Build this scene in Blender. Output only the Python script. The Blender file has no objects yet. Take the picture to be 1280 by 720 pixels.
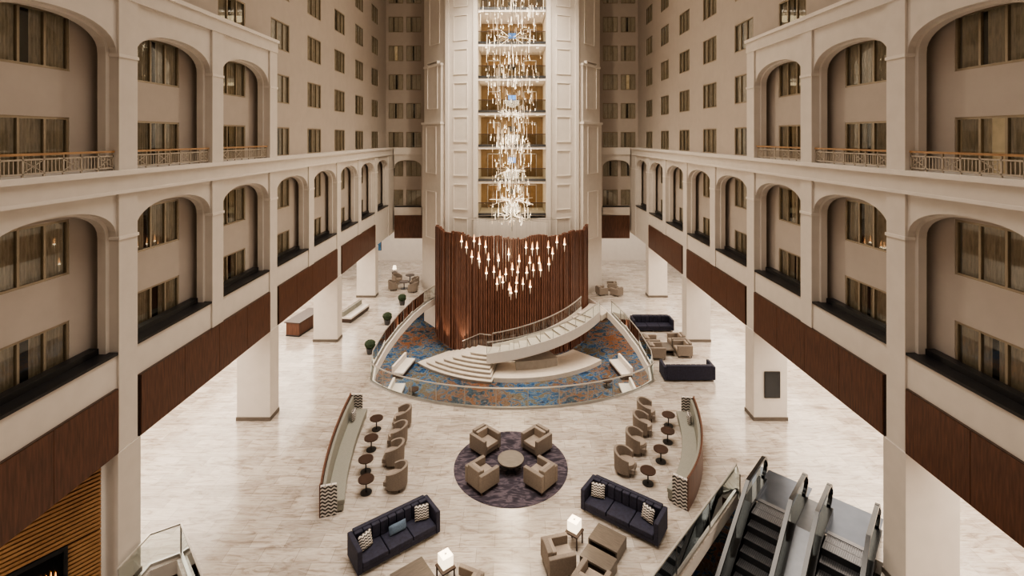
import bpy, bmesh, math, random
from mathutils import Vector, Matrix
random.seed(7)
C=bpy.context.scene.collection
# ---------------------------------------------------------------- materials
def newmat(name):
    m=bpy.data.materials.new(name); m.use_nodes=True
    nt=m.node_tree; b=nt.nodes["Principled BSDF"]; return m,nt,b
def N(nt,t,**k):
    n=nt.nodes.new(t)
    for a,v in k.items(): setattr(n,a,v)
    return n
def ramp(nt,fac,stops):
    r=N(nt,"ShaderNodeValToRGB"); e=r.color_ramp.elements
    while len(e)<len(stops): e.new(0.5)
    for i,(p,c) in enumerate(stops): e[i].position=p; e[i].color=(*c,1)
    nt.links.new(fac,r.inputs[0]); return r.outputs[0]
def coords(nt,scale=(1,1,1),kind="Object",rot=(0,0,0)):
    tc=N(nt,"ShaderNodeTexCoord"); mp=N(nt,"ShaderNodeMapping")
    mp.inputs["Scale"].default_value=scale; mp.inputs["Rotation"].default_value=rot
    nt.links.new(tc.outputs[kind],mp.inputs[0]); return mp.outputs[0]
def mat(name,c,rough=.6,metal=0,var=.06,scale=6,bump=0.0,stretch=(1,1,1),emit=None,es=0):
    m,nt,b=newmat(name)
    v=coords(nt,stretch); n=N(nt,"ShaderNodeTexNoise"); n.inputs["Scale"].default_value=scale; n.inputs["Detail"].default_value=3
    nt.links.new(v,n.inputs[0])
    lo=tuple(max(0,x*(1-var)) for x in c); hi=tuple(min(1,x*(1+var)) for x in c)
    nt.links.new(ramp(nt,n.outputs[0],[(.3,lo),(.7,hi)]),b.inputs["Base Color"])
    b.inputs["Roughness"].default_value=rough; b.inputs["Metallic"].default_value=metal
    if bump:
        bp=N(nt,"ShaderNodeBump"); bp.inputs["Strength"].default_value=bump; bp.inputs["Distance"].default_value=.02
        nt.links.new(n.outputs[0],bp.inputs["Height"]); nt.links.new(bp.outputs[0],b.inputs["Normal"])
    if emit:
        b.inputs["Emission Color"].default_value=(*emit,1); b.inputs["Emission Strength"].default_value=es
    return m
def glassmat(name,tint,refl=.12,rough=.02,ior=1.2):
    m,nt,b=newmat(name); nt.nodes.remove(b)
    t=N(nt,"ShaderNodeBsdfTransparent"); t.inputs[0].default_value=(*tint,1)
    g=N(nt,"ShaderNodeBsdfGlossy"); g.inputs["Roughness"].default_value=rough; g.inputs[0].default_value=(.9,.95,.95,1)
    fr=N(nt,"ShaderNodeFresnel"); fr.inputs[0].default_value=ior
    ad=N(nt,"ShaderNodeMath",operation="ADD",use_clamp=True); ad.inputs[1].default_value=refl
    nt.links.new(fr.outputs[0],ad.inputs[0])
    mx=N(nt,"ShaderNodeMixShader"); nt.links.new(ad.outputs[0],mx.inputs[0]); nt.links.new(t.outputs[0],mx.inputs[1]); nt.links.new(g.outputs[0],mx.inputs[2])
    nt.links.new(mx.outputs[0],nt.nodes["Material Output"].inputs[0]); return m

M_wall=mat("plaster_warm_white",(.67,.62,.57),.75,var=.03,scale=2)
M_wallin=mat("plaster_recess_shaded",(.47,.415,.37),.8,var=.03,scale=2)  # darker copy of the wall plaster, recess shade put into the colour
M_trim=mat("trim_white",(.74,.69,.64),.6,var=.02)
M_ceil=mat("ceiling_white",(.75,.71,.66),.8,var=.02)
M_dark=mat("black_ledge",(.012,.012,.014),.35)
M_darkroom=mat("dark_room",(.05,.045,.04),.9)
M_litroom=mat("lit_room",(.4,.31,.22),.9,var=.4,scale=2,emit=(1,.70,.36),es=.2)
M_frame=mat("bronze_frame",(.30,.25,.185),.4,.3)
M_rail=mat("railing_taupe",(.46,.40,.33),.5)
M_metal=mat("brushed_steel",(.45,.44,.43),.3,.9,scale=20,stretch=(1,1,20))
M_railcap=mat("rail_cap_satin",(.60,.57,.53),.35,.6)
M_steeldark=mat("dark_steel",(.09,.093,.10),.35,.85)
M_plate=mat("landing_steel",(.07,.08,.10),.28,.8,var=.1,scale=2)
M_step=mat("escalator_step_aluminium",(.15,.15,.16),.4,.7,var=.15,scale=10)
M_black=mat("black_rubber",(.006,.006,.007),.22)
M_navy=mat("navy_velvet",(.018,.018,.038),.75,var=.3,scale=10,bump=.2)
M_taupe=mat("taupe_fabric",(.23,.19,.158),.85,var=.12,scale=30,bump=.2)
M_tan=mat("tan_leather",(.30,.245,.20),.6,var=.1,scale=10)
M_sage=mat("sage_upholstery",(.27,.265,.23),.8,var=.08,scale=30,bump=.2)
M_blueP=mat("blue_grey_fabric",(.10,.14,.20),.85,var=.2,scale=30)
M_dkwood=mat("espresso_wood",(.045,.024,.017),.35,var=.3,scale=4,stretch=(1,8,8))
M_greywood=mat("grey_wood",(.12,.098,.08),.4,var=.2,scale=4,stretch=(1,8,8))
M_stone=mat("stair_stone",(.68,.62,.55),.5,var=.06,scale=3)
M_stone2=mat("plinth_stone",(.36,.32,.28),.5,var=.08,scale=3)
M_leaf=mat("box_hedge_leaf",(.02,.04,.015),.7,var=.5,scale=40,bump=.6)
M_lamp=mat("lamp_shade_glow",(.9,.85,.75),.6,emit=(1,.82,.58),es=2.4)
M_glass=glassmat("balustrade_glass",(.88,.92,.90),.05,ior=1.12)
M_eglass=glassmat("escalator_glass",(.36,.39,.39),.06)
M_bglass=glassmat("balcony_glass",(.55,.56,.53),.04)
M_wglass=glassmat("window_glass",(.88,.88,.88),.10,ior=1.3)
M_curtain=mat("sheer_curtain_glow",(.52,.46,.37),.9,var=.25,scale=3,stretch=(12,1,1),emit=(1,.74,.42),es=.025)  # faint warm emission stands in for room light on the cloth
M_screen=mat("display_black",(.01,.012,.016),.12)
M_fire=mat("fire_glow",(.9,.4,.1),.6,emit=(1,.42,.10),es=3)
M_rod=mat("lit_crystal_rod",(.9,.88,.84),.2,emit=(1,.80,.54),es=5.5)
M_amber=mat("lit_amber_glass",(.9,.6,.35),.2,emit=(1,.42,.16),es=3)
M_clear=mat("clear_crystal_rod",(.75,.66,.55),.15,emit=(1,.74,.48),es=1.0)
M_wire=mat("steel_wire",(.35,.33,.3),.3,.8)
M_elev=mat("elevator_bronze",(.22,.14,.07),.35,.6,var=.15,scale=3)
M_lobby=mat("lift_lobby_wall",(.30,.21,.12),.6,var=.1,scale=2)
M_blue=mat("blue_art",(.05,.16,.3),.5,var=.5,scale=3)
M_bluescreen=mat("blue_floor_indicator",(.05,.16,.5),.5,emit=(.2,.45,1),es=1.2)

def wood_mat(name,a,b_,vert=True,rough=.45):
    m,nt,b=newmat(name)
    v=coords(nt,(5,5,.5) if vert else (.5,.5,6)); n=N(nt,"ShaderNodeTexNoise"); n.inputs["Scale"].default_value=3; n.inputs["Detail"].default_value=6
    nt.links.new(v,n.inputs[0]); nt.links.new(ramp(nt,n.outputs[0],[(.3,a),(.7,b_)]),b.inputs["Base Color"])
    b.inputs["Roughness"].default_value=rough; return m
M_panel=wood_mat("walnut_panel",(.058,.023,.013),(.13,.055,.031))
M_slat=wood_mat("redwood_slat",(.10,.043,.028),(.21,.098,.066))
M_oak=wood_mat("oak_slat",(.30,.16,.07),(.46,.27,.13),False)
M_wood=wood_mat("banquette_walnut",(.07,.027,.015),(.14,.058,.033))

def floor_mat():
    m,nt,b=newmat("travertine_plank_tile")
    v=coords(nt,(1,1,1))
    br=N(nt,"ShaderNodeTexBrick"); br.inputs["Scale"].default_value=1; br.inputs["Brick Width"].default_value=1.2; br.inputs["Row Height"].default_value=.6
    br.inputs["Mortar Size"].default_value=.008; br.inputs["Color1"].default_value=(.60,.55,.50,1); br.inputs["Color2"].default_value=(.43,.385,.345,1); br.inputs["Mortar"].default_value=(.34,.305,.275,1)
    br.inputs["Bias"].default_value=-.2
    nt.links.new(v,br.inputs[0])
    v2=coords(nt,(.8,3.6,1)); n=N(nt,"ShaderNodeTexNoise"); n.inputs["Scale"].default_value=1.1; n.inputs["Detail"].default_value=9; n.inputs["Distortion"].default_value=1.6; n.inputs["Roughness"].default_value=.68
    nt.links.new(v2,n.inputs[0])
    c=ramp(nt,n.outputs[0],[(.36,(.54,.49,.45)),(.47,(.83,.80,.77)),(.6,(1.0,1.0,1.0))])
    mx=N(nt,"ShaderNodeMixRGB",blend_type="MULTIPLY"); mx.inputs[0].default_value=1
    nt.links.new(br.outputs[0],mx.inputs[1]); nt.links.new(c,mx.inputs[2]); nt.links.new(mx.outputs[0],b.inputs["Base Color"])
    b.inputs["Roughness"].default_value=.16; b.inputs["Specular IOR Level"].default_value=.75; return m
M_floor=floor_mat()
def carpet_mat():
    m,nt,b=newmat("blue_brown_carpet")
    v=coords(nt); n=N(nt,"ShaderNodeTexNoise"); n.inputs["Scale"].default_value=1.5; n.inputs["Detail"].default_value=4; n.inputs["Distortion"].default_value=1.6; n.inputs["Roughness"].default_value=.7
    nt.links.new(v,n.inputs[0])
    c1=ramp(nt,n.outputs[0],[(.36,(.012,.02,.04)),(.43,(.015,.08,.19)),(.485,(.05,.12,.20)),(.505,(.30,.26,.20)),(.53,(.10,.055,.03)),(.60,(.20,.13,.075)),(.66,(.05,.03,.02))])
    n2=N(nt,"ShaderNodeTexNoise"); n2.inputs["Scale"].default_value=.22; n2.inputs["Detail"].default_value=2; nt.links.new(v,n2.inputs[0])
    c2=ramp(nt,n2.outputs[0],[(.42,(1.0,.62,.45)),(.58,(.75,.95,1.1))])
    mx=N(nt,"ShaderNodeMixRGB",blend_type="MULTIPLY"); mx.inputs[0].default_value=1
    nt.links.new(c1,mx.inputs[1]); nt.links.new(c2,mx.inputs[2])
    nt.links.new(mx.outputs[0],b.inputs["Base Color"]); b.inputs["Roughness"].default_value=.95; return m
M_carpet=carpet_mat()
def rug_mat():
    m,nt,b=newmat("plum_swirl_rug")
    v=coords(nt,(1,2.2,1)); n=N(nt,"ShaderNodeTexNoise"); n.inputs["Scale"].default_value=1.6; n.inputs["Detail"].default_value=6; n.inputs["Distortion"].default_value=1.5
    nt.links.new(v,n.inputs[0])
    c=ramp(nt,n.outputs[0],[(.35,(.022,.018,.028)),(.5,(.05,.04,.055)),(.60,(.125,.10,.12)),(.70,(.04,.03,.048))])
    nt.links.new(c,b.inputs["Base Color"]); b.inputs["Roughness"].default_value=.95; return m
M_rug=rug_mat()
def chevron_mat(sx=4,sz=6):
    m,nt,b=newmat("chevron_fabric")
    tc=N(nt,"ShaderNodeTexCoord"); sp=N(nt,"ShaderNodeSeparateXYZ"); nt.links.new(tc.outputs["Generated"],sp.inputs[0])
    def ma(op,a,bv):
        k=N(nt,"ShaderNodeMath",operation=op)
        if hasattr(a,"links"): nt.links.new(a,k.inputs[0])
        else: k.inputs[0].default_value=a
        if bv is not None:
            if hasattr(bv,"links"): nt.links.new(bv,k.inputs[1])
            else: k.inputs[1].default_value=bv
        return k.outputs[0]
    x=ma("ABSOLUTE",ma("SUBTRACT",ma("FRACT",ma("MULTIPLY",sp.outputs[0],sx),None),.5),None)
    z=ma("FRACT",ma("ADD",ma("MULTIPLY",sp.outputs[2],sz),x),None)
    g=ma("GREATER_THAN",z,.5)
    c=ramp(nt,g,[(.0,(.05,.045,.045)),(1,(.62,.58,.54))])
    nt.links.new(c,b.inputs["Base Color"]); b.inputs["Roughness"].default_value=.9; return m
M_chev=chevron_mat(4,6)
M_chev2=chevron_mat(3,9)

# ---------------------------------------------------------------- mesh builder
class MB:
    def __init__(s): s.v=[]; s.f=[]; s.mi=[]; s.mats=[]
    def m(s,mt):
        if mt not in s.mats: s.mats.append(mt)
        return s.mats.index(mt)
    def add(s,vs,fs,mt):
        o=len(s.v); s.v+= [tuple(p) for p in vs]; k=s.m(mt)
        for f in fs: s.f.append(tuple(o+i for i in f)); s.mi.append(k)
    def box(s,x0,x1,y0,y1,z0,z1,mt):
        s.add([(x0,y0,z0),(x1,y0,z0),(x1,y1,z0),(x0,y1,z0),(x0,y0,z1),(x1,y0,z1),(x1,y1,z1),(x0,y1,z1)],
              [(0,3,2,1),(4,5,6,7),(0,1,5,4),(1,2,6,5),(2,3,7,6),(3,0,4,7)],mt)
    def prism(s,poly,z0,z1,mt):
        n=len(poly)
        s.add([(x,y,z0) for x,y in poly]+[(x,y,z1) for x,y in poly],
              [tuple(range(n))[::-1],tuple(range(n,2*n))]+[(i,(i+1)%n,n+(i+1)%n,n+i) for i in range(n)],mt)
    def cyl(s,cx,cy,z0,z1,r0,mt,r1=None,n=20):
        r1=r0 if r1 is None else r1
        s.add([(cx+r0*math.cos(2*math.pi*i/n),cy+r0*math.sin(2*math.pi*i/n),z0) for i in range(n)]+
              [(cx+r1*math.cos(2*math.pi*i/n),cy+r1*math.sin(2*math.pi*i/n),z1) for i in range(n)],
              [tuple(range(n))[::-1],tuple(range(n,2*n))]+[(i,(i+1)%n,n+(i+1)%n,n+i) for i in range(n)],mt)
    def seg(s,p,q,w,h,mt):
        p=Vector(p);q=Vector(q);d=(q-p).normalized(); up=Vector((0,0,1))
        if abs(d.z)>.95: up=Vector((1,0,0))
        a=d.cross(up).normalized()*w/2; b=a.cross(d).normalized()*h/2
        vs=[p-a-b,p+a-b,p+a+b,p-a+b,q-a-b,q+a-b,q+a+b,q-a+b]
        s.add([tuple(x) for x in vs],[(0,3,2,1),(4,5,6,7),(0,1,5,4),(1,2,6,5),(2,3,7,6),(3,0,4,7)],mt)
    def sweep(s,pts,prof,mt,sheet=False):
        n=len(pts);k=len(prof);vs=[]
        for i,p in enumerate(pts):
            a=Vector(pts[max(0,i-1)]); b=Vector(pts[min(n-1,i+1)])
            d=(b-a); d.z=0; d.normalize(); nr=Vector((d.y,-d.x,0))
            for o,z in prof: vs.append((p[0]+nr.x*o,p[1]+nr.y*o,p[2]+z))
        fs=[]
        for i in range(n-1):
            j=i+1
            for a in range(k-1 if sheet else k):
                b=(a+1)%k; fs.append((i*k+a,j*k+a,j*k+b,i*k+b))
        if not sheet: fs+= [tuple(range(k)),tuple(range((n-1)*k,n*k))[::-1]]
        s.add(vs,fs,mt)
    def mesh(s,name,recalc=True):
        me=bpy.data.meshes.new(name); me.from_pydata(s.v,[],s.f)
        for m in s.mats: me.materials.append(m)
        me.polygons.foreach_set("material_index",s.mi); me.update()
        if recalc:
            bm=bmesh.new(); bm.from_mesh(me); bmesh.ops.recalc_face_normals(bm,faces=bm.faces); bm.to_mesh(me); bm.free()
        return me
    def obj(s,name,loc=(0,0,0),rz=0,parent=None,bevel=0,smooth=False):
        return place(s.mesh(name),name,loc,rz,parent,bevel,smooth)
def place(me,name,loc=(0,0,0),rz=0,parent=None,bevel=0,smooth=False,scale=None):
    o=bpy.data.objects.new(name,me); C.objects.link(o); o.location=loc; o.rotation_euler=(0,0,rz)
    if scale: o.scale=scale
    if parent: o.parent=parent
    if bevel:
        b=o.modifiers.new("bevel","BEVEL"); b.width=bevel; b.segments=3; b.limit_method='ANGLE'
    if smooth:
        for p in me.polygons: p.use_smooth=True
    return o

W=12.0; B=4.69; Y0=15.77; XW=12.8; F=2.93; YB=50.0; ZTOP=31.0; ZL=-3.3
def ys(k): return Y0+B*k
PW=.75
# ---------------------------------------------------------------- floor with openings
def polyfill(mb_name,outer,holes,z,thick,mt,mt_side):
    bm=bmesh.new()
    loops=[outer]+holes
    for L in loops:
        vs=[bm.verts.new((x,y,z)) for x,y in L]
        for i in range(len(vs)): bm.edges.new((vs[i],vs[(i+1)%len(vs)]))
    bmesh.ops.triangle_fill(bm,edges=bm.edges[:],use_beauty=True)
    top=[[v.co.copy() for v in f.verts] for f in bm.faces]; bm.free()
    mb=MB()
    for t in top:
        mb.add([tuple(p) for p in t],[tuple(range(len(t)))],mt)
        mb.add([(p.x,p.y,z-thick) for p in t],[tuple(range(len(t)))[::-1]],mt_side)
    for L in loops:
        n=len(L)
        for i in range(n):
            a=L[i];b=L[(i+1)%n]
            mb.add([(a[0],a[1],z),(b[0],b[1],z),(b[0],b[1],z-thick),(a[0],a[1],z-thick)],[(0,1,2,3)],mt_side)
    return place(mb.mesh(mb_name,False),mb_name)
near=[]
for i in range(25):
    a=math.radians(-62+124*i/24); near.append((8.0/math.sin(math.radians(62))*math.sin(a)*1.0, 28.3-(math.cos(a)-math.cos(math.radians(62)))*2.8/(1-math.cos(math.radians(62)))))
right_edge=[(8.35,30),(8.4,33),(8.2,36),(7.8,39),(7.3,41.2),(6.7,42.9)]
left_edge=[(-x,y) for x,y in right_edge][::-1]
hole=near+right_edge+left_edge
U=Vector((-.69,-.724,0)).normalized(); Pp=Vector((-U.y,U.x,0))
if Pp.x<0: Pp=-Pp
EO=Vector((9.95,19.74,0))
def ep(s,t,z=0):
    v=EO+U*s+Pp*t; return (v.x,v.y,z)
ehole=[ep(1.0,-.5)[:2],ep(1.0,4.1)[:2],ep(11.5,4.1)[:2],ep(11.5,-.5)[:2]]
lhole=[(-11.7,15.9),(-11.1,16.3),(-5.3,10.3),(-8.2,7.4),(-11.7,10.9)]
polyfill("floor",[(-22,-3),(22,-3),(22,56),(-22,56)],[hole,ehole,lhole],0,.45,M_floor,M_trim)
mb=MB(); mb.box(-22,22,-3,56,ZL-.3,ZL,M_carpet); mb.obj("floor_lower")

# ---------------------------------------------------------------- walls with window holes
win_rows=[8.72+F*n-1.6 for n in range(8)]
def wall_holes(name,fn,u0,u1,z0,z1,holes,depth,mt):
    us=sorted({u0,u1}|{h[0] for h in holes}|{h[1] for h in holes}); zs=sorted({z0,z1}|{h[2] for h in holes}|{h[3] for h in holes})
    hs={(round(h[0],3),round(h[2],3)) for h in holes}
    mb=MB()
    for i in range(len(us)-1):
        for j in range(len(zs)-1):
            a,b,c,d=us[i],us[i+1],zs[j],zs[j+1]
            if (round(a,3),round(c,3)) in hs:
                mb.add([fn(a,0,c),fn(a,depth,c),fn(a,depth,d),fn(a,0,d)],[(0,1,2,3)],M_trim)
                mb.add([fn(b,0,c),fn(b,depth,c),fn(b,depth,d),fn(b,0,d)],[(0,1,2,3)],M_trim)
                mb.add([fn(a,0,c),fn(b,0,c),fn(b,depth,c),fn(a,depth,c)],[(0,1,2,3)],M_trim)
                mb.add([fn(a,0,d),fn(b,0,d),fn(b,depth,d),fn(a,depth,d)],[(0,1,2,3)],M_trim)
            else:
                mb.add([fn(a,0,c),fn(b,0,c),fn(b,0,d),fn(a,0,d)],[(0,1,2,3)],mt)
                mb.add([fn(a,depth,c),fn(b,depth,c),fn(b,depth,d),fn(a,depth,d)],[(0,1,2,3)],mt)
    return place(mb.mesh(name,False),name)
def win_mesh(var):
    mb=MB(); w,h=2.2,1.6
    f=.07
    mb.box(0,w,.02,.10,0,f,M_frame); mb.box(0,w,.02,.10,h-f,h,M_frame); mb.box(0,f,.02,.10,f,h-f,M_frame); mb.box(w-f,w,.02,.10,f,h-f,M_frame)
    for u in (.74,1.47): mb.box(u-.035,u+.035,.02,.10,f,h-f,M_frame)
    mb.add([(f,.065,f),(w-f,.065,f),(w-f,.065,h-f),(f,.065,h-f)],[(0,1,2,3)],M_wglass)
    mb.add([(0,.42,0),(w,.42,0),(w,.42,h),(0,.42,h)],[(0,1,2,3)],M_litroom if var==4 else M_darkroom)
    spans={0:[(.05,1.0),(1.3,2.15)],1:[(.05,.9),(1.15,2.15)],2:[(.05,2.15)],3:[(.05,.6),(.85,2.15)],4:[(.05,.9),(1.3,2.15)]}[var]
    for a,b in spans:
        n=int((b-a)/.022); vs=[]
        for i in range(n+1):
            u=a+(b-a)*i/n; y=.17+.035*math.sin(u*58)+.014*math.sin(u*23)
            vs+=[(u,y,.03),(u,y,h-.03)]
        mb.add(vs,[(2*i,2*i+2,2*i+3,2*i+1) for i in range(n)],M_curtain)
    return mb.mesh("window_unit",False)
WM=[win_mesh(i) for i in range(5)]
wn=[0]
def window(loc,rz,scale=None):
    wn[0]+=1; place(random.choice(WM[:4]+WM[:4]+WM[:4]+WM[2:]),"window_%d"%wn[0],loc,rz,scale=scale)
for sg,nm in ((-1,"left"),(1,"right")):
    holes=[]
    for k in range(-3,7):
        for z in win_rows:
            holes.append((ys(k)+.95,ys(k)+3.15,z,z+1.6))
            if sg<0: window((-XW,ys(k)+.95,z),math.pi/2)
            else: window((XW,ys(k)+3.15,z),-math.pi/2)
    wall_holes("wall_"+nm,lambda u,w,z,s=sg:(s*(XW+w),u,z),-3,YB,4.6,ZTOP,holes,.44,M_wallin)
    xs=sorted([sg*12.55,sg*11.05]); xs2=sorted([sg*10.75,sg*9.25])
    holes=[]
    for z in win_rows:
        for a,b in (xs,xs2):
            holes.append((a,b,z,z+1.6)); window((a,YB,z),0,(1.5/2.2,1,1))
    u0,u1=sorted([sg*XW,sg*8.32])
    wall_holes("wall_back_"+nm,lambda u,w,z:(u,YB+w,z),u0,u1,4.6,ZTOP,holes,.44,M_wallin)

# ---------------------------------------------------------------- arcades
def arch_pts(u0,u1,zs,rise,n=20):
    c=(u0+u1)/2;a=(u1-u0)/2
    out=[]
    for i in range(n+1):
        t=math.pi*(1-i/n); cx=math.cos(t); out.append((c+a*cx, zs+rise*(1-abs(cx)**2.3)**(1/2.3)))
    return out
def bx(mb,fn,u0,u1,w0,w1,z0,z1,mt):
    vs=[fn(u0,w0,z0),fn(u1,w0,z0),fn(u1,w1,z0),fn(u0,w1,z0),fn(u0,w0,z1),fn(u1,w0,z1),fn(u1,w1,z1),fn(u0,w1,z1)]
    mb.add(vs,[(0,3,2,1),(4,5,6,7),(0,1,5,4),(1,2,6,5),(2,3,7,6),(3,0,4,7)],mt)
def arch_panel(mb,fn,u0,u1,zsp,rise,ztop,w0,w1,mt,jamb=0,zb=None):
    pts=arch_pts(u0+jamb,u1-jamb,zsp,rise-jamb*.6)
    vs=[]
    for u,z in pts: vs+=[fn(u,w0,z),fn(u,w0,ztop),fn(u,w1,z),fn(u,w1,ztop)]
    fs=[]
    for i in range(len(pts)-1):
        a=4*i;b=4*(i+1)
        fs+=[(a,b,b+1,a+1),(a+2,a+3,b+3,b+2),(a,a+2,b+2,b),(a+1,b+1,b+3,a+3)]
    mb.add(vs,fs,mt)
    if jamb:
        for (a,b) in ((u0,u0+jamb),(u1-jamb,u1)): bx(mb,fn,a,b,w0,w1,zb,ztop,mt)
OW=B-PW
for sg,nm in ((-1,"left"),(1,"right")):
    fn=lambda u,w,z,s=sg:(s*w,u,z)
    mb=MB()
    for k in range(-3,7):
        a=ys(k); b=a+OW
        arch_panel(mb,fn,a,b,10.95,.95,12.3,12.08,12.30,M_wall)
        arch_panel(mb,fn,a,b,10.95,.95,12.3,12.30,12.55,M_wall,jamb=.13,zb=7.4)
        if k<=1:
            arch_panel(mb,fn,a,b,16.55,.95,18.3,12.08,12.30,M_wall)
            arch_panel(mb,fn,a,b,16.55,.95,18.3,12.30,12.55,M_wall,jamb=.13,zb=13.0)
    for k in range(-3,8):
        p0=ys(k)-PW; p1=ys(k)
        if k==7: p1=YB-.02
        bx(mb,fn,p0,p1,12.0,12.62,4.4,12.3,M_wall)
        bx(mb,fn,p0-.03,p1+.03,11.97,12.3,10.87,10.97,M_trim)
        if k<=2:
            bx(mb,fn,p0,p1,12.0,12.62,13.0,18.3,M_wall)
            bx(mb,fn,p0-.03,p1+.03,11.97,12.3,16.47,16.57,M_trim)
    bx(mb,fn,-3,YB-.02,12.06,12.62,4.4,7.36,M_wall)
    bx(mb,fn,-3,YB-.02,11.97,12.79,12.3,12.85,M_wall)
    bx(mb,fn,-3,YB-.02,11.88,12.79,12.85,13.0,M_trim)
    bx(mb,fn,-3,YB-.02,11.93,12.79,12.28,12.38,M_trim)
    bx(mb,fn,-3,ys(2)+.02,11.97,12.79,18.3,18.8,M_wall)
    bx(mb,fn,-3,ys(2)+.06,11.9,12.79,18.8,18.95,M_trim)
    mb.obj("arcade_"+nm)
    mb=MB()
    for k in range(-3,7):
        a=ys(k);b=a+OW
        bx(mb,fn,a,b,12.02,12.79,7.36,7.44,M_dark)
        bx(mb,fn,a+.14,b-.14,12.5,12.78,7.44,7.62,M_dark)
    mb.obj("trim_sill_"+nm)
    mb=MB()
    for k in (-4,-2,0,2,4):
        a=ys(k)+.08; b=ys(k+2)-PW-.08
        if k==-4: a=-2.9
        n=4
        for i in range(n):
            q=(b-a)/n
            bx(mb,fn,a+i*q+.008,a+(i+1)*q-.008,11.94,12.05,4.42,6.35,M_panel)
        bx(mb,fn,a-.02,b+.02,11.97,12.055,4.40,6.37,M_dkwood)
    mb.obj("trim_fascia_"+nm)
    for k in (-2,0,2,4,6):
        mb=MB(); p1=ys(k)+.08; p0=p1-PW-.16
        bx(mb,fn,p0,p1,11.96,13.6,0,4.39,M_wall)
        bx(mb,fn,p0-.03,p1+.03,11.93,13.64,0.0,.18,M_greywood)
        mb.obj("pillar")
    mb=MB(); bx(mb,fn,-3,56,12.65,22,4.6,4.9,M_ceil); mb.obj("ceiling_aisle_"+nm)
    mb=MB(); bx(mb,fn,-3,56,22,22.3,ZL,4.9,M_wall); mb.obj("wall_outer_"+nm)
    for k in (-3,-2,-1,0,1):
        mb=MB(); a=ys(k)+.02;b=a+OW-.04; w=12.16
        bx(mb,fn,a,b,w-.05,w+.05,13.54,13.60,M_oak)
        bx(mb,fn,a,b,w-.02,w+.02,13.42,13.46,M_rail)
        bx(mb,fn,a,b,w-.02,w+.02,13.06,13.10,M_rail)
        n=7; q=(b-a)/n
        for i in range(n+1):
            u=a+i*q; u=min(max(u,a+.02),b-.02); bx(mb,fn,u-.02,u+.02,w-.02,w+.02,13.0,13.54,M_rail)
        for i in range(n):
            u=a+i*q
            for j in range(1,5): bx(mb,fn,u+q*j/5-.011,u+q*j/5+.011,w-.009,w+.009,13.1,13.42,M_rail)
            if i%2==0:
                mb.seg(fn(u,w,13.1),fn(u+q,w,13.42),.018,.018,M_rail); mb.seg(fn(u,w,13.42),fn(u+q,w,13.1),.018,.018,M_rail)
        mb.obj("balcony_railing")
    fb=lambda u,w,z,s=sg:(s*u,YB-.55+(w-12.08),z)
    mb=MB()
    arch_panel(mb,fb,9.1,11.85,10.95,.8,12.3,12.08,12.3,M_wall)
    bx(mb,fb,8.42,9.1,12.06,12.6,4.4,12.3,M_wall)
    bx(mb,fb,8.42,11.85,12.06,12.6,4.4,7.0,M_wall)
    bx(mb,fb,8.42,11.85,11.95,12.6,12.3,13.0,M_trim)
    bx(mb,fb,9.1,11.85,12.1,12.6,7.0,7.08,M_dark)
    bx(mb,fb,9.0,11.8,11.98,12.06,3.9,6.2,M_panel)
    mb.obj("arcade_back_"+nm)

mb=MB(); mb.box(-22,22,56,56.3,ZL,4.9,M_wall); mb.obj("wall_back")
mb=MB(); mb.box(-22,-8.4,50.45,56,4.6,4.9,M_ceil); mb.box(8.4,22,50.45,56,4.6,4.9,M_ceil); mb.box(-8.4,8.4,50.45,56,4.6,4.9,M_ceil); mb.obj("ceiling_rear")
mb=MB(); mb.box(-22,22,-3.3,-3,ZL,ZTOP,M_wall); mb.obj("wall_front")
mb=MB(); mb.box(-13.4,13.4,-3.3,50.5,ZTOP,ZTOP+.3,M_ceil); mb.obj("ceiling")

# ---------------------------------------------------------------- elevator tower
et=bpy.data.objects.new("elevator_tower",None); C.objects.link(et)
mb=MB()
tp=[(-8.3,50.4),(-8.3,46.5),(-5.8,43.2),(-2.9,42.0),(-2.9,50.4)]
levels=[7.4+F*n for n in range(-1,9)]
for sg in (-1,1):
    poly=[(-x,y) for x,y in tp][::-1] if sg>0 else tp
    mb.prism(poly,ZL,ZTOP,M_wall)
    def onseg(p,q,s0,s1,w,z0,z1,mt):
        p=Vector((p[0],p[1],0));q=Vector((q[0],q[1],0)); d=(q-p).normalized(); n=Vector((d.y,-d.x,0))
        if n.y>0: n=-n
        a=p+d*s0;b=p+d*s1
        pl=[(-v.x if sg>0 else v.x,v.y) for v in (a,b,b+n*w,a+n*w)]
        mb.prism(pl,z0,z1,mt)
    Bp,Cp,Dp=tp[1],tp[2],tp[3]
    L1=math.dist(Bp,Cp);L2=math.dist(Cp,Dp)
    onseg(Bp,Cp,.3,L1-.3,.35,0,15.2,M_wall); onseg(Bp,Cp,.22,L1-.22,.43,15.2,15.4,M_trim)
    onseg(Bp,Cp,.5,L1-.5,.22,15.4,20.4,M_wall); onseg(Bp,Cp,.42,L1-.42,.3,20.4,20.6,M_trim)
    def frame(p,q,s0,s1,w,z0,z1):
        t=.07
        onseg(p,q,s0,s1,w,z0,z0+t,M_trim); onseg(p,q,s0,s1,w,z1-t,z1,M_trim)
        onseg(p,q,s0,s0+t,w,z0+t,z1-t,M_trim); onseg(p,q,s1-t,s1,w,z0+t,z1-t,M_trim)
    for i,z in enumerate(levels):
        frame(Cp,Dp,.75,2.15,.06,z+.35,z+F-.35)
        w=.41 if z+F<15.4 else (.28 if z+F<20.6 else .06)
        if i%2==0: frame(Bp,Cp,1.1,L1-1.1,w,z+.4,z+F*1.6)
    onseg(Cp,Dp,L2-.38,L2,.18,0,ZTOP,M_trim); onseg(Cp,Dp,.0,.3,.14,0,ZTOP,M_trim)
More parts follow.
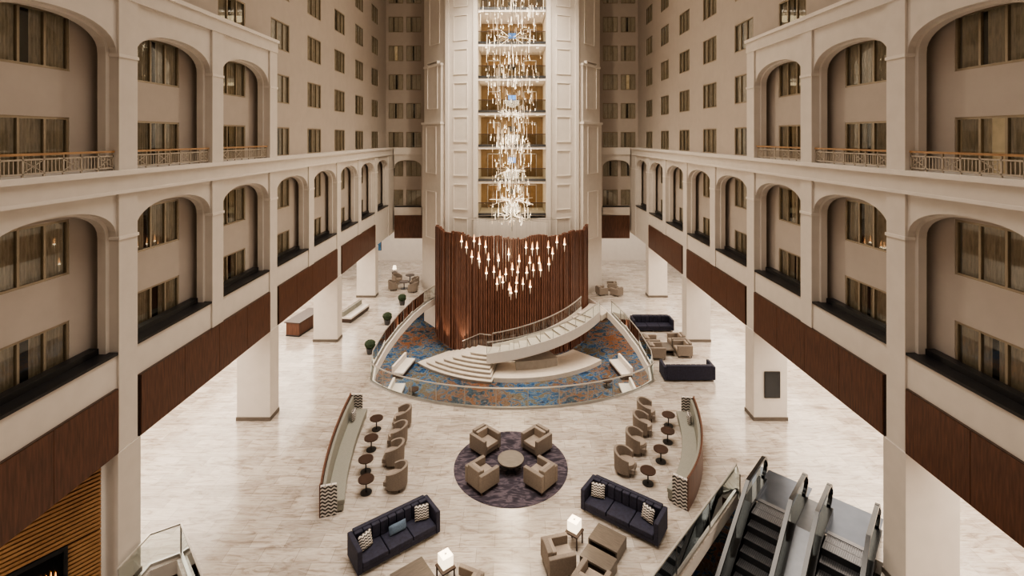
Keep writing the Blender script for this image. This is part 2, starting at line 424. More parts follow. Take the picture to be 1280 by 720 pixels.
mb.box(-2.9,2.9,42.0,50.4,ZL,7.3,M_wall)
mb.box(-2.9,2.9,46.5,50.4,7.3,ZTOP,M_lobby)
mb.obj("shaft",parent=et)
for li,z in enumerate(levels[1:]):
    mb=MB()
    mb.box(-2.88,2.88,42.0,46.48,z-.25,z,M_trim)
    mb.box(-2.88,2.88,41.96,42.05,z-.05,z+.16,M_steeldark)
    mb.add([(-2.88,42.06,z+.12),(2.88,42.06,z+.12),(2.88,42.06,z+1.0),(-2.88,42.06,z+1.0)],[(0,1,2,3)],M_bglass)
    mb.box(-2.88,2.88,42.02,42.1,z+1.0,z+1.06,M_dkwood)
    for x in (-1.7,1.7):
        mb.box(x-.55,x+.55,46.42,46.48,z,z+2.1,M_elev); mb.box(x-.62,x-.55,46.4,46.48,z,z+2.17,M_metal); mb.box(x+.55,x+.62,46.4,46.48,z,z+2.17,M_metal); mb.box(x-.62,x+.62,46.4,46.48,z+2.1,z+2.17,M_metal)
        mb.box(x-.01,x+.01,46.41,46.43,z,z+2.1,M_dark)
    mb.box(-.35,.35,46.40,46.48,z+1.3,z+1.8,M_bluescreen if li%2 else M_dark)
    for x in (-2.2,2.2): mb.cyl(x,42.7,z-.27,z-.25,.12,M_lamp)
    mb.obj("lobby_balcony",parent=et)

# ---------------------------------------------------------------- wood screen
CX,CY,R=0,44.2,6.64
def pol(th,r,z=0):
    t=math.radians(th); return (CX+r*math.sin(t),CY-r*math.cos(t),z)
mb=MB()
n=96
for i in range(n):
    th=-77+154*(i+.5)/n; dth=154/n*.36
    r0=R+random.choice([0,.05,.1]); ztop=6.35+.1*math.sin(i*.35)+random.uniform(-.05,.12)
    p=[pol(th-dth,R-.1),pol(th+dth,R-.1),pol(th+dth,r0+.1),pol(th-dth,r0+.1)]
    mb.prism([(q[0],q[1]) for q in p],-2.9,ztop,M_slat)
arc=[pol(-77+154*i/48,R-.14) for i in range(49)]
mb.sweep(arc,[(-.04,-2.9),(.04,-2.9),(.04,6.2),(-.04,6.2)],M_panel)
mb.obj("slatted_wood_screen")

# ---------------------------------------------------------------- stair
st=bpy.data.objects.new("staircase",None); C.objects.link(st)
mb=MB()
def sector(mb,t0,t1,r0,r1,z0,z1,mt):
    k=max(2,int(abs(t1-t0)/3)+1)
    pl=[pol(t0+(t1-t0)*i/k,r0)[:2] for i in range(k+1)]+[pol(t1+(t0-t1)*i/k,r1)[:2] for i in range(k+1)]
    mb.prism(pl,z0,z1,mt)
ri,ro=7.15,8.75
zland=-1.95
nst=12; t0,t1=-12,52
for i in range(nst):
    a=t0+(t1-t0)*i/nst;b=t0+(t1-t0)*(i+1)/nst
    zt=zland+(0-zland)*(i+1)/nst
    sector(mb,a,b+.3,ri,ro,zt-.32,zt,M_stone)
    sector(mb,a-.12,a+.02,ri+.03,ro-.03,zt-.05,zt+.004,M_greywood)
def helix(r,dz,k=30,a0=t0,a1=t1):
    return [pol(a0+(a1-a0)*i/k,r,zland+(0-zland)*((a0+(a1-a0)*i/k)-t0)/(t1-t0)+dz) for i in range(k+1)]
for r in (ri-.04,ro+.04):
    mb.sweep(helix(r,.1),[(-.05,-.5),(.05,-.5),(.05,.22),(-.05,.22)],M_trim)
mb.sweep(helix((ri+ro)/2,.0),[(-.78,-.5),(.78,-.5),(.78,-.3),(-.78,-.3)],M_trim)
sector(mb,t1,68,ri-.1,ro+.2,-.4,-.003,M_stone)
for i in range(7):
    zt=zland-.19*i
    sector(mb,-12+i*.6,-22-i*4.1,6.85,8.2+.27*i,ZL,zt-.05,M_stone2)
    sector(mb,-11.8+i*.6,-22.3-i*4.1,6.85,8.24+.27*i,zt-.05,zt,M_stone)
sector(mb,-8,46,6.8,9.5,ZL,-2.98,M_stone)
sector(mb,2,24,6.9,8.3,-2.98,-2.35,M_stone2)
mb.obj("flight",parent=st)
mb=MB()
for r in (ro+.04,ri-.04):
    mb.sweep(helix(r,.3),[(0,0),(0,.8)],M_glass,sheet=True)
    mb.sweep(helix(r,.3),[(-.035,.8),(.035,.8),(.035,.87),(-.035,.87)],M_railcap)
    hp=helix(r,.3,10)
    for p in hp: mb.box(p[0]-.015,p[0]+.015,p[1]-.015,p[1]+.015,p[2]-.05,p[2]+.8,M_metal)
# level rail around the lower landing (outer and inner edge)
for rr in (6.95,):
    lr=[pol(-13-i*2.6,rr,zland) for i in range(9)]
    lr=[(p[0],p[1],zland-max(0,(i-3))*.17) for i,p in enumerate(lr)]
    mb.sweep(lr,[(0,.1),(0,.9)],M_glass,sheet=True); mb.sweep(lr,[(-.03,.9),(.03,.9),(.03,.96),(-.03,.96)],M_railcap)
mb.obj("balustrade",parent=st)
def balustrade(name,pts,z=0,h=1.05,posts=1.5):
    mb=MB(); p3=[(x,y,z) for x,y in pts]
    mb.sweep(p3,[(-.05,0),(.05,0),(.05,.1),(-.05,.1)],M_metal)
    mb.sweep(p3,[(0,.1),(0,h-.03)],M_glass,sheet=True)
    mb.sweep(p3,[(-.03,h-.025),(.03,h-.025),(.03,h+.025),(-.03,h+.025)],M_railcap)
    last=None
    for i,p in enumerate(p3):
        if last is None or math.dist(p,last)>posts or i==len(p3)-1:
            mb.box(p[0]-.018,p[0]+.018,p[1]-.018,p[1]+.018,z,z+h,M_metal); last=p
    return mb.obj(name)
def dens(pts,step=.75):
    out=[]
    for i in range(len(pts)-1):
        a,b=pts[i],pts[i+1]; n=max(1,int(math.dist(a,b)/step))
        for j in range(n): out.append((a[0]+(b[0]-a[0])*j/n,a[1]+(b[1]-a[1])*j/n))
    out.append(pts[-1]); return out
def grow(p,c=(0,34),d=.12):
    v=Vector((p[0]-c[0],p[1]-c[1])); v=v*(1+d/v.length); return (c[0]+v.x,c[1]+v.y)
loop=[grow(p) for p in left_edge+near+right_edge[:4]]
balustrade("opening_balustrade",dens(loop,.8))
mb=MB(); mb.sweep([(x,y,0) for x,y in dens(left_edge+near+right_edge,.8)],[(-.06,-.5),(.04,-.5),(.04,.03),(-.06,.03)],M_trim); mb.obj("trim_opening")
mb=MB(); mb.box(-14,-13.7,24,50,ZL,-.46,M_wall); mb.box(13.7,14,24,50,ZL,-.46,M_wall); mb.box(-13.7,13.7,50.45,50.7,ZL,-.46,M_wall); mb.obj("wall_lower")

# ---------------------------------------------------------------- chandelier
mb=MB()
CYc=31.5
def rod(x,y,z0,z1,r,mt,n=5,r1=None): mb.cyl(x,y,z0,z1,r,mt,r1,n)
for i in range(980):
    z=random.uniform(8.5,28)
    rad=1.3+(.8*(z-13)/8 if z>13 else 0)
    rad=min(rad,2.2)
    a=random.uniform(0,2*math.pi); rr=rad*random.random()**.55
    x=rr*math.cos(a); y=CYc+rr*math.sin(a); L=random.choice([.12,.2,.3,.5,.8])
    mt=random.choice([M_rod,M_clear,M_clear,M_clear])
    rod(x,y,z,z+L,random.uniform(.005,.011),mt)
    if L<.25: rod(x,y,z-.04,z,.004,M_rod,5,.024); rod(x,y,z,z+.04,.024,M_rod,5,.004)
    if i%3==0: rod(x,y,z+L,z+L+1.4,.003,M_wire,3)
for zc,RR in ((11.9,1.1),(10.0,1.5),(9.0,1.2),(15.5,1.0),(20.4,1.6)):
    for i in range(18):
        a=2*math.pi*i/18; rr=random.uniform(.6,1)*RR; x=rr*math.cos(a); y=CYc+rr*math.sin(a)
        mb.seg((x*.3,CYc+(y-CYc)*.3,zc),(x,y,zc+random.uniform(-.3,.3)),.009,.009,M_rod if i%3==0 else M_clear)
rod(0,CYc,8,ZTOP,.02,M_wire,6)
mb.cyl(0,CYc,ZTOP-.15,ZTOP,1.6,M_metal,n=32)
placed=[]
tries=0
while len(placed)<46 and tries<8000:
    tries+=1
    u=random.uniform(-1,1); x=u*3.4
    zlow=3.75+3.3*abs(u)**1.15; zhi=7.5-1.0*(1-abs(u))
    z=zlow+max(.4,(zhi-zlow))*random.random()**1.3
    if any(abs(x-a)<.34 and abs(z-b)<.6 for a,b in placed): continue
    placed.append((x,z)); y=CYc+random.uniform(-1.1,1.1)
    mb.cyl(x,y,z+.1,z+.36,.055,M_amber,.03,8); mb.cyl(x,y,z+.02,z+.1,.08,M_rod,.055,8); mb.cyl(x,y,z-.42,z+.02,.005,M_clear,.022,6)
    mb.cyl(x,y,z+.36,z+.48,.03,M_amber,.006,6)
    rod(x,y,z+.48,8.78,.0035,M_wire,3)
    mb.seg((x,y,8.77),(x*.35,CYc+(y-CYc)*.3,8.82),.015,.015,M_wire)
for t in range(8):
    a=math.pi*t/8; mb.seg((-1.3*math.cos(a),CYc-1.3*math.sin(a),8.77),(1.3*math.cos(a),CYc+1.3*math.sin(a),8.77),.02,.02,M_wire)
chand=mb.obj("chandelier")

# ---------------------------------------------------------------- furniture
def empty(name,loc,rz=0):
    e=bpy.data.objects.new(name,None); e.empty_display_size=.2; C.objects.link(e); e.location=loc; e.rotation_euler=(0,0,rz); return e
mb=MB()
mb.box(-.45,-.30,-.42,.42,.12,.68,M_taupe); mb.box(.30,.45,-.42,.42,.12,.68,M_taupe); mb.box(-.30,.30,.27,.42,.12,.78,M_taupe)
mb.box(-.30,.30,-.40,.27,.12,.28,M_taupe); mb.box(-.29,.29,-.43,.26,.29,.44,M_tan)
mb.box(-.27,.27,.13,.26,.44,.74,M_tan)
for x in (-.38,.38):
    for y in (-.35,.35): mb.box(x-.025,x+.025,y-.025,y+.025,0,.12,M_dkwood)
ARM=mb.mesh("club_armchair")
def armchair(x,y,face,z=0,name="club_armchair",s=1.0):
    place(ARM,name,(x,y,z),math.atan2(face[1],face[0])+math.pi/2,bevel=.035,scale=(s,s,s))
mb=MB()
def arcpts(r,a0,a1,n=18): return [(r*math.cos(math.radians(a0+(a1-a0)*i/n)),r*math.sin(math.radians(a0+(a1-a0)*i/n)),0) for i in range(n+1)]
ap=arcpts(.36,-30,210)
vs=[];fs=[]
k=len(ap)
for i,p in enumerate(ap):
    t=i/(k-1); hgt=.62+.20*math.sin(math.pi*t)
    d=Vector((p[0],p[1],0)).normalized()
    for (o,z) in ((-.05,.14),(.04,.14),(.06,hgt),(-.03,hgt)): vs.append((d.x*(.36+o),d.y*(.36+o),z))
for i in range(k-1):
    for a in range(4): b=(a+1)%4; fs.append((4*i+a,4*i+4+a,4*i+4+b,4*i+b))
fs+=[(0,1,2,3),tuple(range(4*k-4,4*k))]
mb.add(vs,fs,M_taupe); mb.cyl(0,0,.14,.30,.33,M_taupe,n=24); mb.cyl(0,-.03,.30,.44,.315,M_tan,n=24)
mb.box(-.25,.25,-.36,-.1,.15,.30,M_taupe)
for x in (-.22,.22):
    for y in (-.22,.22): mb.cyl(x,y,0,.14,.02,M_dkwood,n=8)
TUB=mb.mesh("tub_chair")
def tub(x,y,face,s=1.15): place(TUB,"tub_chair",(x,y,0),math.atan2(face[1],face[0])+math.pi/2,bevel=.02,scale=(s,s,s))
mb=MB(); mb.cyl(0,0,.52,.56,.31,M_dkwood,n=32); mb.cyl(0,0,.03,.52,.03,M_steeldark,n=12); mb.cyl(0,0,0,.03,.22,M_steeldark,n=28)
mb.cyl(0,0,.44,.52,.03,M_steeldark,.1,12)
STB=mb.mesh("side_table")
def sofa_mesh(L):
    mb=MB(); h=L/2
    mb.box(-h,-h+.16,-.5,.52,.1,.86,M_navy); mb.box(h-.16,h,-.5,.52,.1,.86,M_navy)
    mb.box(-h+.16,h-.16,.36,.52,.1,.92,M_navy); mb.box(-h+.16,h-.16,-.48,.36,.1,.28,M_navy)
    n=3; q=(L-.32)/n
    for i in range(n):
        mb.box(-h+.16+i*q+.01,-h+.16+(i+1)*q-.01,-.51,.35,.285,.44,M_navy)
    nb=9; q=(L-.32)/nb
    for i in range(nb): mb.box(-h+.16+i*q+.008,-h+.16+(i+1)*q-.008,.22,.37,.445,.90,M_navy)
    for x in (-h+.1,0,h-.1):
        for y in (-.4,.4): mb.box(x-.03,x+.03,y-.03,y+.03,0,.1,M_metal)
    return mb.mesh("sofa")
SOFA=sofa_mesh(2.95)
def pillow_mesh(w,h,d,mt):
    n=10;vs=[];fs=[]
    for s in (-1,1):
        for i in range(n+1):
            for j in range(n+1):
                u=-1+2*i/n;v=-1+2*j/n
                t=((1-u**4)*(1-v**4))**.6
                vs.append((u*w/2,s*d/2*t,h/2+v*h/2))
    m=(n+1)*(n+1)
    for s in (0,1):
        for i in range(n):
            for j in range(n):
                a=s*m+i*(n+1)+j; fs.append((a,a+1,a+n+2,a+n+1))
    mb=MB(); mb.add(vs,fs,mt); return mb.mesh("throw_pillow")
PIL=pillow_mesh(.5,.48,.2,M_chev); PILB=pillow_mesh(.62,.3,.16,M_blueP)
def local(o,rz,p):
    c,s=math.cos(rz),math.sin(rz); return (o[0]+c*p[0]-s*p[1],o[1]+s*p[0]+c*p[1],p[2])
def sofa(x,y,face,pillows=()):
    rz=math.atan2(face[1],face[0])+math.pi/2
    place(SOFA,"sofa",(x,y,0),rz,bevel=.03)
    for (px,me,tw) in pillows:
        o=place(me,"throw_pillow",local((x,y),rz,(px,-.02,.45)),rz+tw,smooth=True); o.rotation_euler=(-.3,0,rz+tw)
sofa(4.05,17.95,(-.59,-.81),((-1.0,PIL,.3),(.9,PIL,-.3)))
sofa(-4.0,16.85,(.60,-.80),((-1.0,PIL,.3),(1.0,PIL,-.3),(.1,PILB,0)))
sofa(10.2,35.9,(0,-1)); sofa(10.2,28.7,(0,1))

mb=MB(); mb.cyl(0,0,0,.02,2.42,M_rug,n=72); mb.obj("round_rug",(-.05,21.0,.001))
mb=MB(); mb.cyl(0,0,.40,.45,.55,M_greywood,n=40); mb.cyl(0,0,.36,.40,.50,M_steeldark,n=40)
for a in (0,60,120):
    c,s=math.cos(math.radians(a)),math.sin(math.radians(a)); mb.seg((-.42*c,-.42*s,.02),(.42*c,.42*s,.37),.035,.035,M_steeldark); mb.seg((.42*c,.42*s,.02),(-.42*c,-.42*s,.37),.035,.035,M_steeldark)
mb.obj("round_coffee_table",(-.05,20.75,.022))
for x,y in ((-1.2,22.0),(1.1,22.0),(-1.2,19.8),(1.15,19.8)):
    f=Vector((-.05-x,20.9-y)).normalized(); armchair(x,y,f,.022,s=1.15)

Ltab=[(-6.5,23.6),(-6.31,22.06),(-6.12,20.6),(-5.75,19.4)]; Rtab=[(7.6,23.9),(7.15,22.6),(6.43,21.26),(5.5,19.9)]
for x,y in Ltab+Rtab: place(STB,"side_table",(x,y,0))
for (x,y),f in zip([(-5.35,23.9),(-5.25,22.5),(-5.1,21.15),(-4.65,19.7)],[(-1,-.1),(-1,-.1),(-1,.05),(-1,.2)]): tub(x,y,f)
for (x,y),f in zip([(6.7,24.5),(6.2,23.3),(5.55,21.95),(4.75,20.6)],[(1,-.35),(1,-.35),(1,-.45),(1,-.5)]): tub(x,y,f)

def lag(p,t):
    a,b,c=p; l0=(t-.5)*(t-1)/.5; l1=t*(t-1)/-.25; l2=t*(t-.5)/.5
    return (a[0]*l0+b[0]*l1+c[0]*l2,a[1]*l0+b[1]*l1+c[1]*l2,0)
def banquette(pts,flip):
    e=empty("curved_banquette",(0,0,0))
    P=[lag(pts,i/28) for i in range(29)]
    s=1 if flip else -1
    pr=lambda L:[(s*o,z) for o,z in L]
    mb=MB()
    mb.sweep(P,pr([(0,0),(.07,0),(.07,1.2),(0,1.2)]),M_wood)
    mb.sweep(P,pr([(.08,.06),(.82,.06),(.82,.26),(.08,.26)]),M_sage)
    mb.sweep(P,pr([(.08,.0),(.76,.0),(.76,.06),(.08,.06)]),M_dkwood)
    mb.obj("frame",parent=e)
    mb=MB(); mb.sweep(P,pr([(.24,.27),(.86,.27),(.86,.45),(.24,.45)]),M_sage)
    mb.sweep(P,pr([(.08,.27),(.24,.27),(.24,.45),(.20,1.08),(.08,1.08)]),M_sage)
    mb.obj("cushions",parent=e,bevel=.03)
    for idx in (0,28):
        a=Vector(P[idx]); b=Vector(P[1 if idx==0 else 27]); d=(a-b).normalized()
        d0=(Vector(P[1])-Vector(P[0])).normalized() if idx==0 else (Vector(P[28])-Vector(P[27])).normalized()
        nr=Vector((d0.y,-d0.x,0))*s
        mb=MB(); mb.box(.02,.6,-.05,.05,.0,1.14,M_chev2); mb.box(-.02,.02,-.055,.055,0,1.2,M_wood); mb.obj("end_panel",loc=tuple(a+d*.05),rz=math.atan2(nr.y,nr.x),parent=e)
    q=Vector(P[24]); d0=(Vector(P[25])-q).normalized(); nr=Vector((d0.y,-d0.x,0))*s
    place(PIL,"throw_pillow",tuple(q+nr*.42+Vector((0,0,.46))),math.atan2(nr.y,nr.x)+math.pi/2,smooth=True)
banquette([(-7.1,18.2),(-7.75,21.2),(-8.1,24.6)],True)
banquette([(6.65,18.5),(8.15,21.0),(9.0,24.3)],False)

def table(x,y,rz,w=1.1,d=1.1,name="coffee_table",h=.4):
    mb=MB(); mb.box(-w/2,w/2,-d/2,d/2,h-.07,h,M_greywood)
    mb.box(-w/2,-w/2+.06,-d/2,d/2,0,h-.07,M_greywood); mb.box(w/2-.06,w/2,-d/2,d/2,0,h-.07,M_greywood)
    mb.box(-w/2+.06,w/2-.06,-d/2+.1,d/2-.1,.08,.12,M_greywood)
    mb.obj(name,(x,y,0),rz,bevel=.008)
def cube_lamp(x,y,rz):
    mb=MB(); mb.box(-.24,.24,-.24,.24,.42,.47,M_dkwood)
    for a in (-.2,.2):
        for b in (-.2,.2): mb.box(a-.02,a+.02,b-.02,b+.02,0,.42,M_dkwood)
    mb.box(-.07,.07,-.07,.07,.47,.52,M_metal); mb.box(-.18,.18,-.18,.18,.52,.84,M_lamp); mb.cyl(0,0,.84,.86,.03,M_metal,n=10)
    o=mb.obj("cube_lamp_table",(x,y,0),rz)
    l=bpy.data.lights.new("bulb","POINT"); l.energy=45; l.color=(1,.8,.55); l.shadow_soft_size=.3; lo=bpy.data.objects.new("bulb",l); C.objects.link(lo); lo.parent=o; lo.location=(0,0,1.3)
rA=math.radians(-36)
table(3.25,16.75,rA,1.05,.8); table(2.8,15.95,rA,1.05,.6); cube_lamp(2.15,16.95,rA)
armchair(1.5,16.0,(.81,.2),s=1.08); armchair(2.4,14.95,(.59,.81),s=1.08)
rB=math.radians(37)
table(-3.1,15.3,rB,1.1,.9); cube_lamp(-2.1,15.55,rB); armchair(-1.4,14.85,(-.7,.3)); armchair(-2.3,14.1,(-.6,.8))

for x,y,f in ((9.2,32.6,(1,0)),(9.2,31.4,(1,0)),(11.0,32.9,(-1,0)),(11.0,31.7,(-1,0))): armchair(x,y,f,s=1.15)
table(10.1,32.1,0,.6,1.2)
for x,y,f in ((9.2,45.3,(-1,.1)),(8.0,43.9,(1,.3)),(9.3,43.7,(-.6,.6))): armchair(x,y,f)
for x,y,f in ((-10.9,45.2,(1,.3)),(-9.2,46.2,(-1,-.2)),(-11.0,47.2,(1,-.6)),(-9.0,44.6,(-1,.4))): tub(x,y,f)
place(STB,"side_table",(-10.0,45.6,0),scale=(1.5,1.5,1.2)); place(STB,"side_table",(-9.9,47.8,0),scale=(1.4,1.4,1.2))
mb=MB(); mb.cyl(0,0,.0,.7,.25,M_dkwood,n=20); mb.cyl(0,0,.7,.72,.3,M_dkwood,n=20); mb.cyl(0,0,.72,1.0,.03,M_metal,n=10); mb.cyl(0,0,1.0,1.35,.2,M_lamp,.14,20); mb.obj("table_lamp",(-11.6,48.6,0))
for x,y in ((-9.2,31.9),(-9.35,36.9),(-9.2,41.2)):
    mb=MB(); mb.cyl(0,0,0,.38,.2,M_steeldark,.26,20); mb.cyl(0,0,.36,.38,.27,M_steeldark,n=20)
    n=10
    vs=[];fs=[]
    rnd=random.Random(3)
    for i in range(1,n):
        ph=math.pi*i/n
        for j in range(16):
            a=2*math.pi*j/16; r=.34*(1+rnd.uniform(-.09,.09)); vs.append((r*math.sin(ph)*math.cos(a),r*math.sin(ph)*math.sin(a),.6+r*.85*math.cos(ph)))
    for i in range(n-2):
        for j in range(16): fs.append((i*16+j,i*16+(j+1)%16,(i+1)*16+(j+1)%16,(i+1)*16+j))
    fs.append(tuple(range(16))); fs.append(tuple(range((n-2)*16,(n-1)*16)))
    mb.add(vs,fs,M_leaf); mb.obj("potted_boxwood",(x,y,0))
def daybed(x,y,rz,L=3.0):
    mb=MB(); mb.box(-L/2,L/2,-.45,.45,.08,.3,M_dkwood); mb.box(-L/2,L/2,.35,.45,.3,.8,M_wood)
    for i in range(3):
        q=L/3; mb.box(-L/2+i*q+.01,-L/2+(i+1)*q-.01,-.46,.33,.3,.45,M_trim); mb.box(-L/2+i*q+.02,-L/2+(i+1)*q-.02,.18,.34,.45,.82,M_sage)
    mb.box(-L/2+.1,L/2-.1,-.4,.4,0,.08,M_steeldark)
    mb.obj("daybed_sofa",(x,y,0),rz,bevel=.02)
daybed(-12.3,38.6,math.radians(80))
mb=MB()
mb.box(-1.4,1.4,-.5,.5,0,.95,M_wood); mb.box(-1.5,1.5,-.6,.6,.95,1.02,M_dkwood); mb.box(-1.42,1.42,-.52,.52,0,.1,M_dark)
mb.obj("host_counter",(-15.2,36.0,0),math.radians(80),bevel=.01)
for x,y,rz in ((-8.7,36.5,80),(-8.4,32.6,90),(8.4,32.6,-90),(8.7,36.3,-80)):
    mb=MB(); L=2.4
    mb.box(-L/2,L/2,-.4,.4,.0,.28,M_dkwood); mb.box(-L/2,L/2,-.42,.3,.28,.44,M_trim); mb.box(-L/2,L/2,.28,.45,.28,.85,M_trim)
    mb.obj("lounge_bench",(x*.92,y,ZL),math.radians(rz),bevel=.03)
for x,y in ((-6.6,33.0),(6.6,34.2),(6.1,31.6),(-6.0,31.2)):
    mb=MB(); mb.cyl(0,0,.4,.45,.35,M_dkwood,n=24); mb.cyl(0,0,0,.4,.04,M_steeldark,n=10); mb.cyl(0,0,0,.03,.25,M_steeldark,n=20); mb.obj("cocktail_table",(x,y,ZL))

mb=MB(); yp=ys(2)+.08-PW-.16
mb.box(-.38,.38,-.06,0,0,1.3,M_black); mb.box(-.34,.34,-.066,-.06,.05,1.25,M_screen); mb.obj("digital_sign",(12.85,yp-.005,1.15))
mb=MB(); mb.box(-.6,.6,-.04,0,0,1.6,M_blue); mb.box(-.65,.65,-.03,0,-.05,1.65,M_dkwood); mb.obj("wall_art",(-15.5,55.98,1.2))

# ---------------------------------------------------------------- escalators
def ob(mb,s0,s1,t0,t1,z0,z1,mt,za=None):
    d=0 if za is None else za
    vs=[ep(s0,t0,z0),ep(s1,t0,z0+d),ep(s1,t1,z0+d),ep(s0,t1,z0),ep(s0,t0,z1),ep(s1,t0,z1+d),ep(s1,t1,z1+d),ep(s0,t1,z1)]
    mb.add(vs,[(0,3,2,1),(4,5,6,7),(0,1,5,4),(1,2,6,5),(2,3,7,6),(3,0,4,7)],mt)
def escalator(toff,name,deck=False):
    e=empty(name,(0,0,0))
    sl=.577; s_b=1.5; s_end=1.5+(-ZL)/sl
    def prof(s): return 0 if s<s_b else max(ZL,-(s-s_b)*sl)
    wT=1.5
    mb=MB(); s=.9
    while s<s_end:
        z=prof(s+.2); ob(mb,s,s+.41,toff+.2,toff+wT-.2,z-.3,z,M_steeldark)
        for i in range(18):
            t=toff+.22+(wT-.44)*i/18; ob(mb,s+.02,s+.40,t,t+.035,z,z+.012,M_step)
        s+=.4
    mb.obj("steps",parent=e)
    mb=MB(); ob(mb,-1.3,.9,toff-.05,toff+wT+.05,.0,.015,M_plate)
    ob(mb,.72,.9,toff+.2,toff+wT-.2,.015,.022,M_step)
    mb.obj("landing_plate",parent=e)
    S=[-.3,0,.5,1.0,1.5]+[1.5+.6*i for i in range(1,10)]+[s_end,s_end+1.2]
    mb=MB(); mg=MB(); mh=MB()
    if deck:
        for a,b in zip(S[:-1],S[1:]): ob(mb,a,b,toff+wT+.13,2.28-.13,prof(a)-.2 if a>=1 else .016,prof(a)+.19,M_steeldark,prof(b)-prof(a))
    for t in (toff+.02,toff+wT-.02):
        for a,b in zip(S[:-1],S[1:]):
            za,zb=prof(a),prof(b)
            def slab(m,o0,o1,w,mt):
                vs=[ep(a,t-w,za+o0),ep(b,t-w,zb+o0),ep(b,t+w,zb+o0),ep(a,t+w,za+o0),ep(a,t-w,za+o1),ep(b,t-w,zb+o1),ep(b,t+w,zb+o1),ep(a,t+w,za+o1)]
                m.add(vs,[(0,3,2,1),(4,5,6,7),(0,1,5,4),(1,2,6,5),(2,3,7,6),(3,0,4,7)],mt)
            slab(mb,-.25 if a>=1 else 0.02,.2,.15,M_black)
            slab(mb,.2,.23,.16,M_black)
            mg.add([ep(a,t,za+.23),ep(b,t,zb+.23),ep(b,t,zb+.95),ep(a,t,za+.95)],[(0,1,2,3)],M_eglass)
            slab(mh,.93,1.03,.065,M_black)
            if a>=1: slab(mb,-.95,-.25,.11,M_trim)
        c=(-.3,.62); r=.37; K=12
        for i in range(K):
            a0=math.pi/2+math.pi*i/K; a1=math.pi/2+math.pi*(i+1)/K
            mh.seg(ep(c[0]+r*math.cos(a0),t,c[1]+r*math.sin(a0)),ep(c[0]+r*math.cos(a1),t,c[1]+r*math.sin(a1)),.13,.1,M_black)
        gp=[ep(c[0]+(r-.03)*math.cos(math.pi/2+math.pi*i/K),t,c[1]+(r-.03)*math.sin(math.pi/2+math.pi*i/K)) for i in range(K+1)]
        mg.add(gp,[tuple(range(K+1))],M_eglass)
    mb.obj("skirts",parent=e); mg.obj("glass_panels",parent=e); mh.obj("handrails",parent=e)
escalator(0,"escalator",True); escalator(2.28,"escalator")
balustrade("guard_balustrade",dens([ep(.95,4.25)[:2],ep(1.25,4.25)[:2]],1.2))
balustrade("guard_balustrade",dens([ep(1.45,-.28)[:2],ep(.9,-.6)[:2],ep(11.5,-.6)[:2]],1.2))
balustrade("guard_balustrade",dens([(-11.82,15.95-1.2),(-11.82,16.05),(-11.1,16.5),(-5.1,10.4)],1.2))

# ---------------------------------------------------------------- slatted fireplace feature wall (left)
e=empty("slatted_fireplace_wall",(-12.2,14.6,0),math.atan2(-.8,-.6))
mb=MB(); L=5.5
mb.box(0,L,-.35,-.06,0,4.35,M_dkwood)
z=2.45
while z<4.3: mb.box(0,L,-.06,.03,z,z+.075,M_oak); z+=.12
z=.02
while z<2.4:
    mb.box(0,.75,-.06,.03,z,z+.075,M_oak); mb.box(3.6,L,-.06,.03,z,z+.075,M_oak); z+=.12
mb.box(.75,3.6,-.06,.05,2.3,2.42,M_steeldark); mb.box(.75,.83,-.06,.05,0,2.3,M_steeldark); mb.box(3.52,3.6,-.06,.05,0,2.3,M_steeldark)
mb.box(.83,3.52,-.058,-.05,0.0,2.3,M_black)
mb.obj("slats",parent=e)
mb=MB()
for i in range(26):
    x=1.0+2.4*i/25; mb.cyl(x,.0,1.6,1.7+.2*random.random(),.03,M_fire,.005,6)
mb.box(.95,3.45,-.04,.04,1.5,1.6,M_steeldark)
mb.obj("firebox",parent=e)

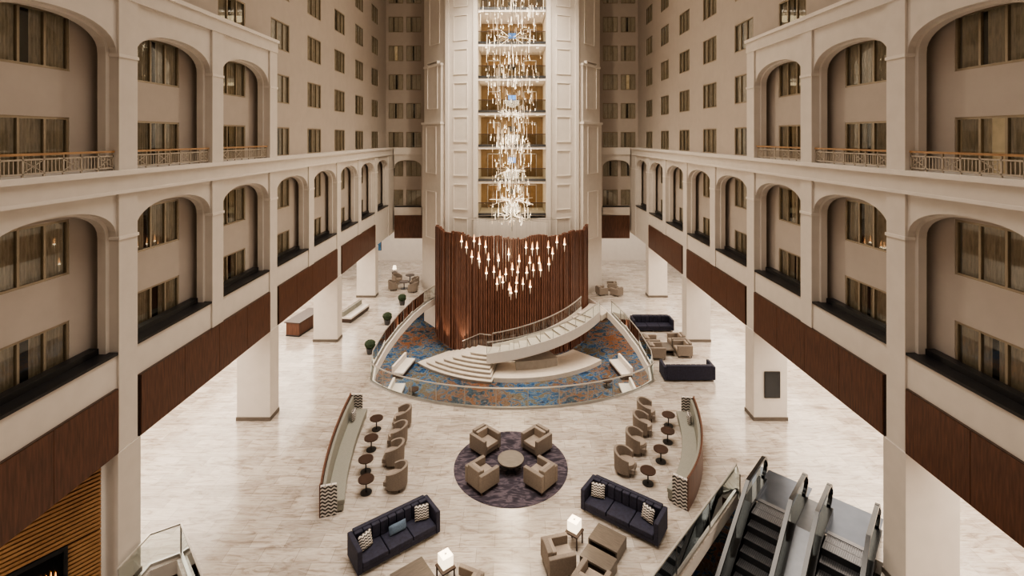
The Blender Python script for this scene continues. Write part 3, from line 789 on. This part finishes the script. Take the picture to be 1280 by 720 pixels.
# ---------------------------------------------------------------- lights
def area(name,loc,sx,sy,P,col=(1,.89,.77),rot=(0,0,0),spread=180):
    l=bpy.data.lights.new(name,"AREA"); l.shape='RECTANGLE'; l.size=sx; l.size_y=sy; l.energy=P; l.color=col; l.spread=math.radians(spread)
    o=bpy.data.objects.new(name,l); C.objects.link(o); o.location=loc; o.rotation_euler=rot; return o
area("overhead_fill",(0,22,ZTOP-.1),14,38,3300,(1,.89,.77),spread=75)  # added overhead fill, narrow spread brightens the floor so walls get bounce
area("upper_fill",(0,22,ZTOP-.12),10,30,1000,(1,.87,.74))  # added wide, dim fill for the upper walls, no fitting behind it
for sg in (-1,1):
    area("aisle_light",(sg*17,24,4.5),7,46,3900,(1,.88,.74))
    area("lower_light",(sg*11,36,-.55),4,20,750,(1,.82,.64))
area("rear_light",(0,53,4.5),36,4,800)
area("tower_wash",(0,36.5,ZTOP-2),8,2,1350,(1,.87,.70),(math.radians(20),0,0),spread=90)
for z in levels[1:]:
    area("lift_lobby_light",(0,44.3,z+F-.3),4.5,2.5,85,(1,.77,.46))
for i in range(9):
    th=-68+136*i/8; p=pol(th,7.35,-2.85)
    l=bpy.data.lights.new("screen_uplight","SPOT"); l.energy=300; l.color=(1,.78,.56); l.spot_size=math.radians(60); l.spot_blend=.8; l.shadow_soft_size=.05
    o=bpy.data.objects.new("screen_uplight",l); C.objects.link(o); o.location=(p[0],p[1],-2.4 if abs(th)<45 else p[2])
    d=Vector(pol(th,6.5,1.2))-Vector(o.location); o.rotation_euler=d.to_track_quat('-Z','Y').to_euler()
for z in (6.5,10,14,18,23):
    l=bpy.data.lights.new("chandelier_glow","POINT"); l.energy=480; l.color=(1,.82,.60); l.shadow_soft_size=.8
    o=bpy.data.objects.new("chandelier_glow",l); C.objects.link(o); o.location=(0,CYc,z); o.parent=chand
w=bpy.data.worlds.new("world"); bpy.context.scene.world=w; w.use_nodes=True; w.node_tree.nodes["Background"].inputs[0].default_value=(.02,.018,.016,1)
try: bpy.context.scene.view_settings.look='AgX - Medium High Contrast'
except Exception as ex: print("look",ex)

cd=bpy.data.cameras.new("camera"); cam=bpy.data.objects.new("camera",cd); C.objects.link(cam)
cam.location=(0,0,14); cam.rotation_euler=(math.pi/2,0,0); cd.sensor_width=36; cd.lens=36*615/1280; cd.shift_y=-(360-172)/1280; cd.clip_end=300
bpy.context.scene.camera=cam
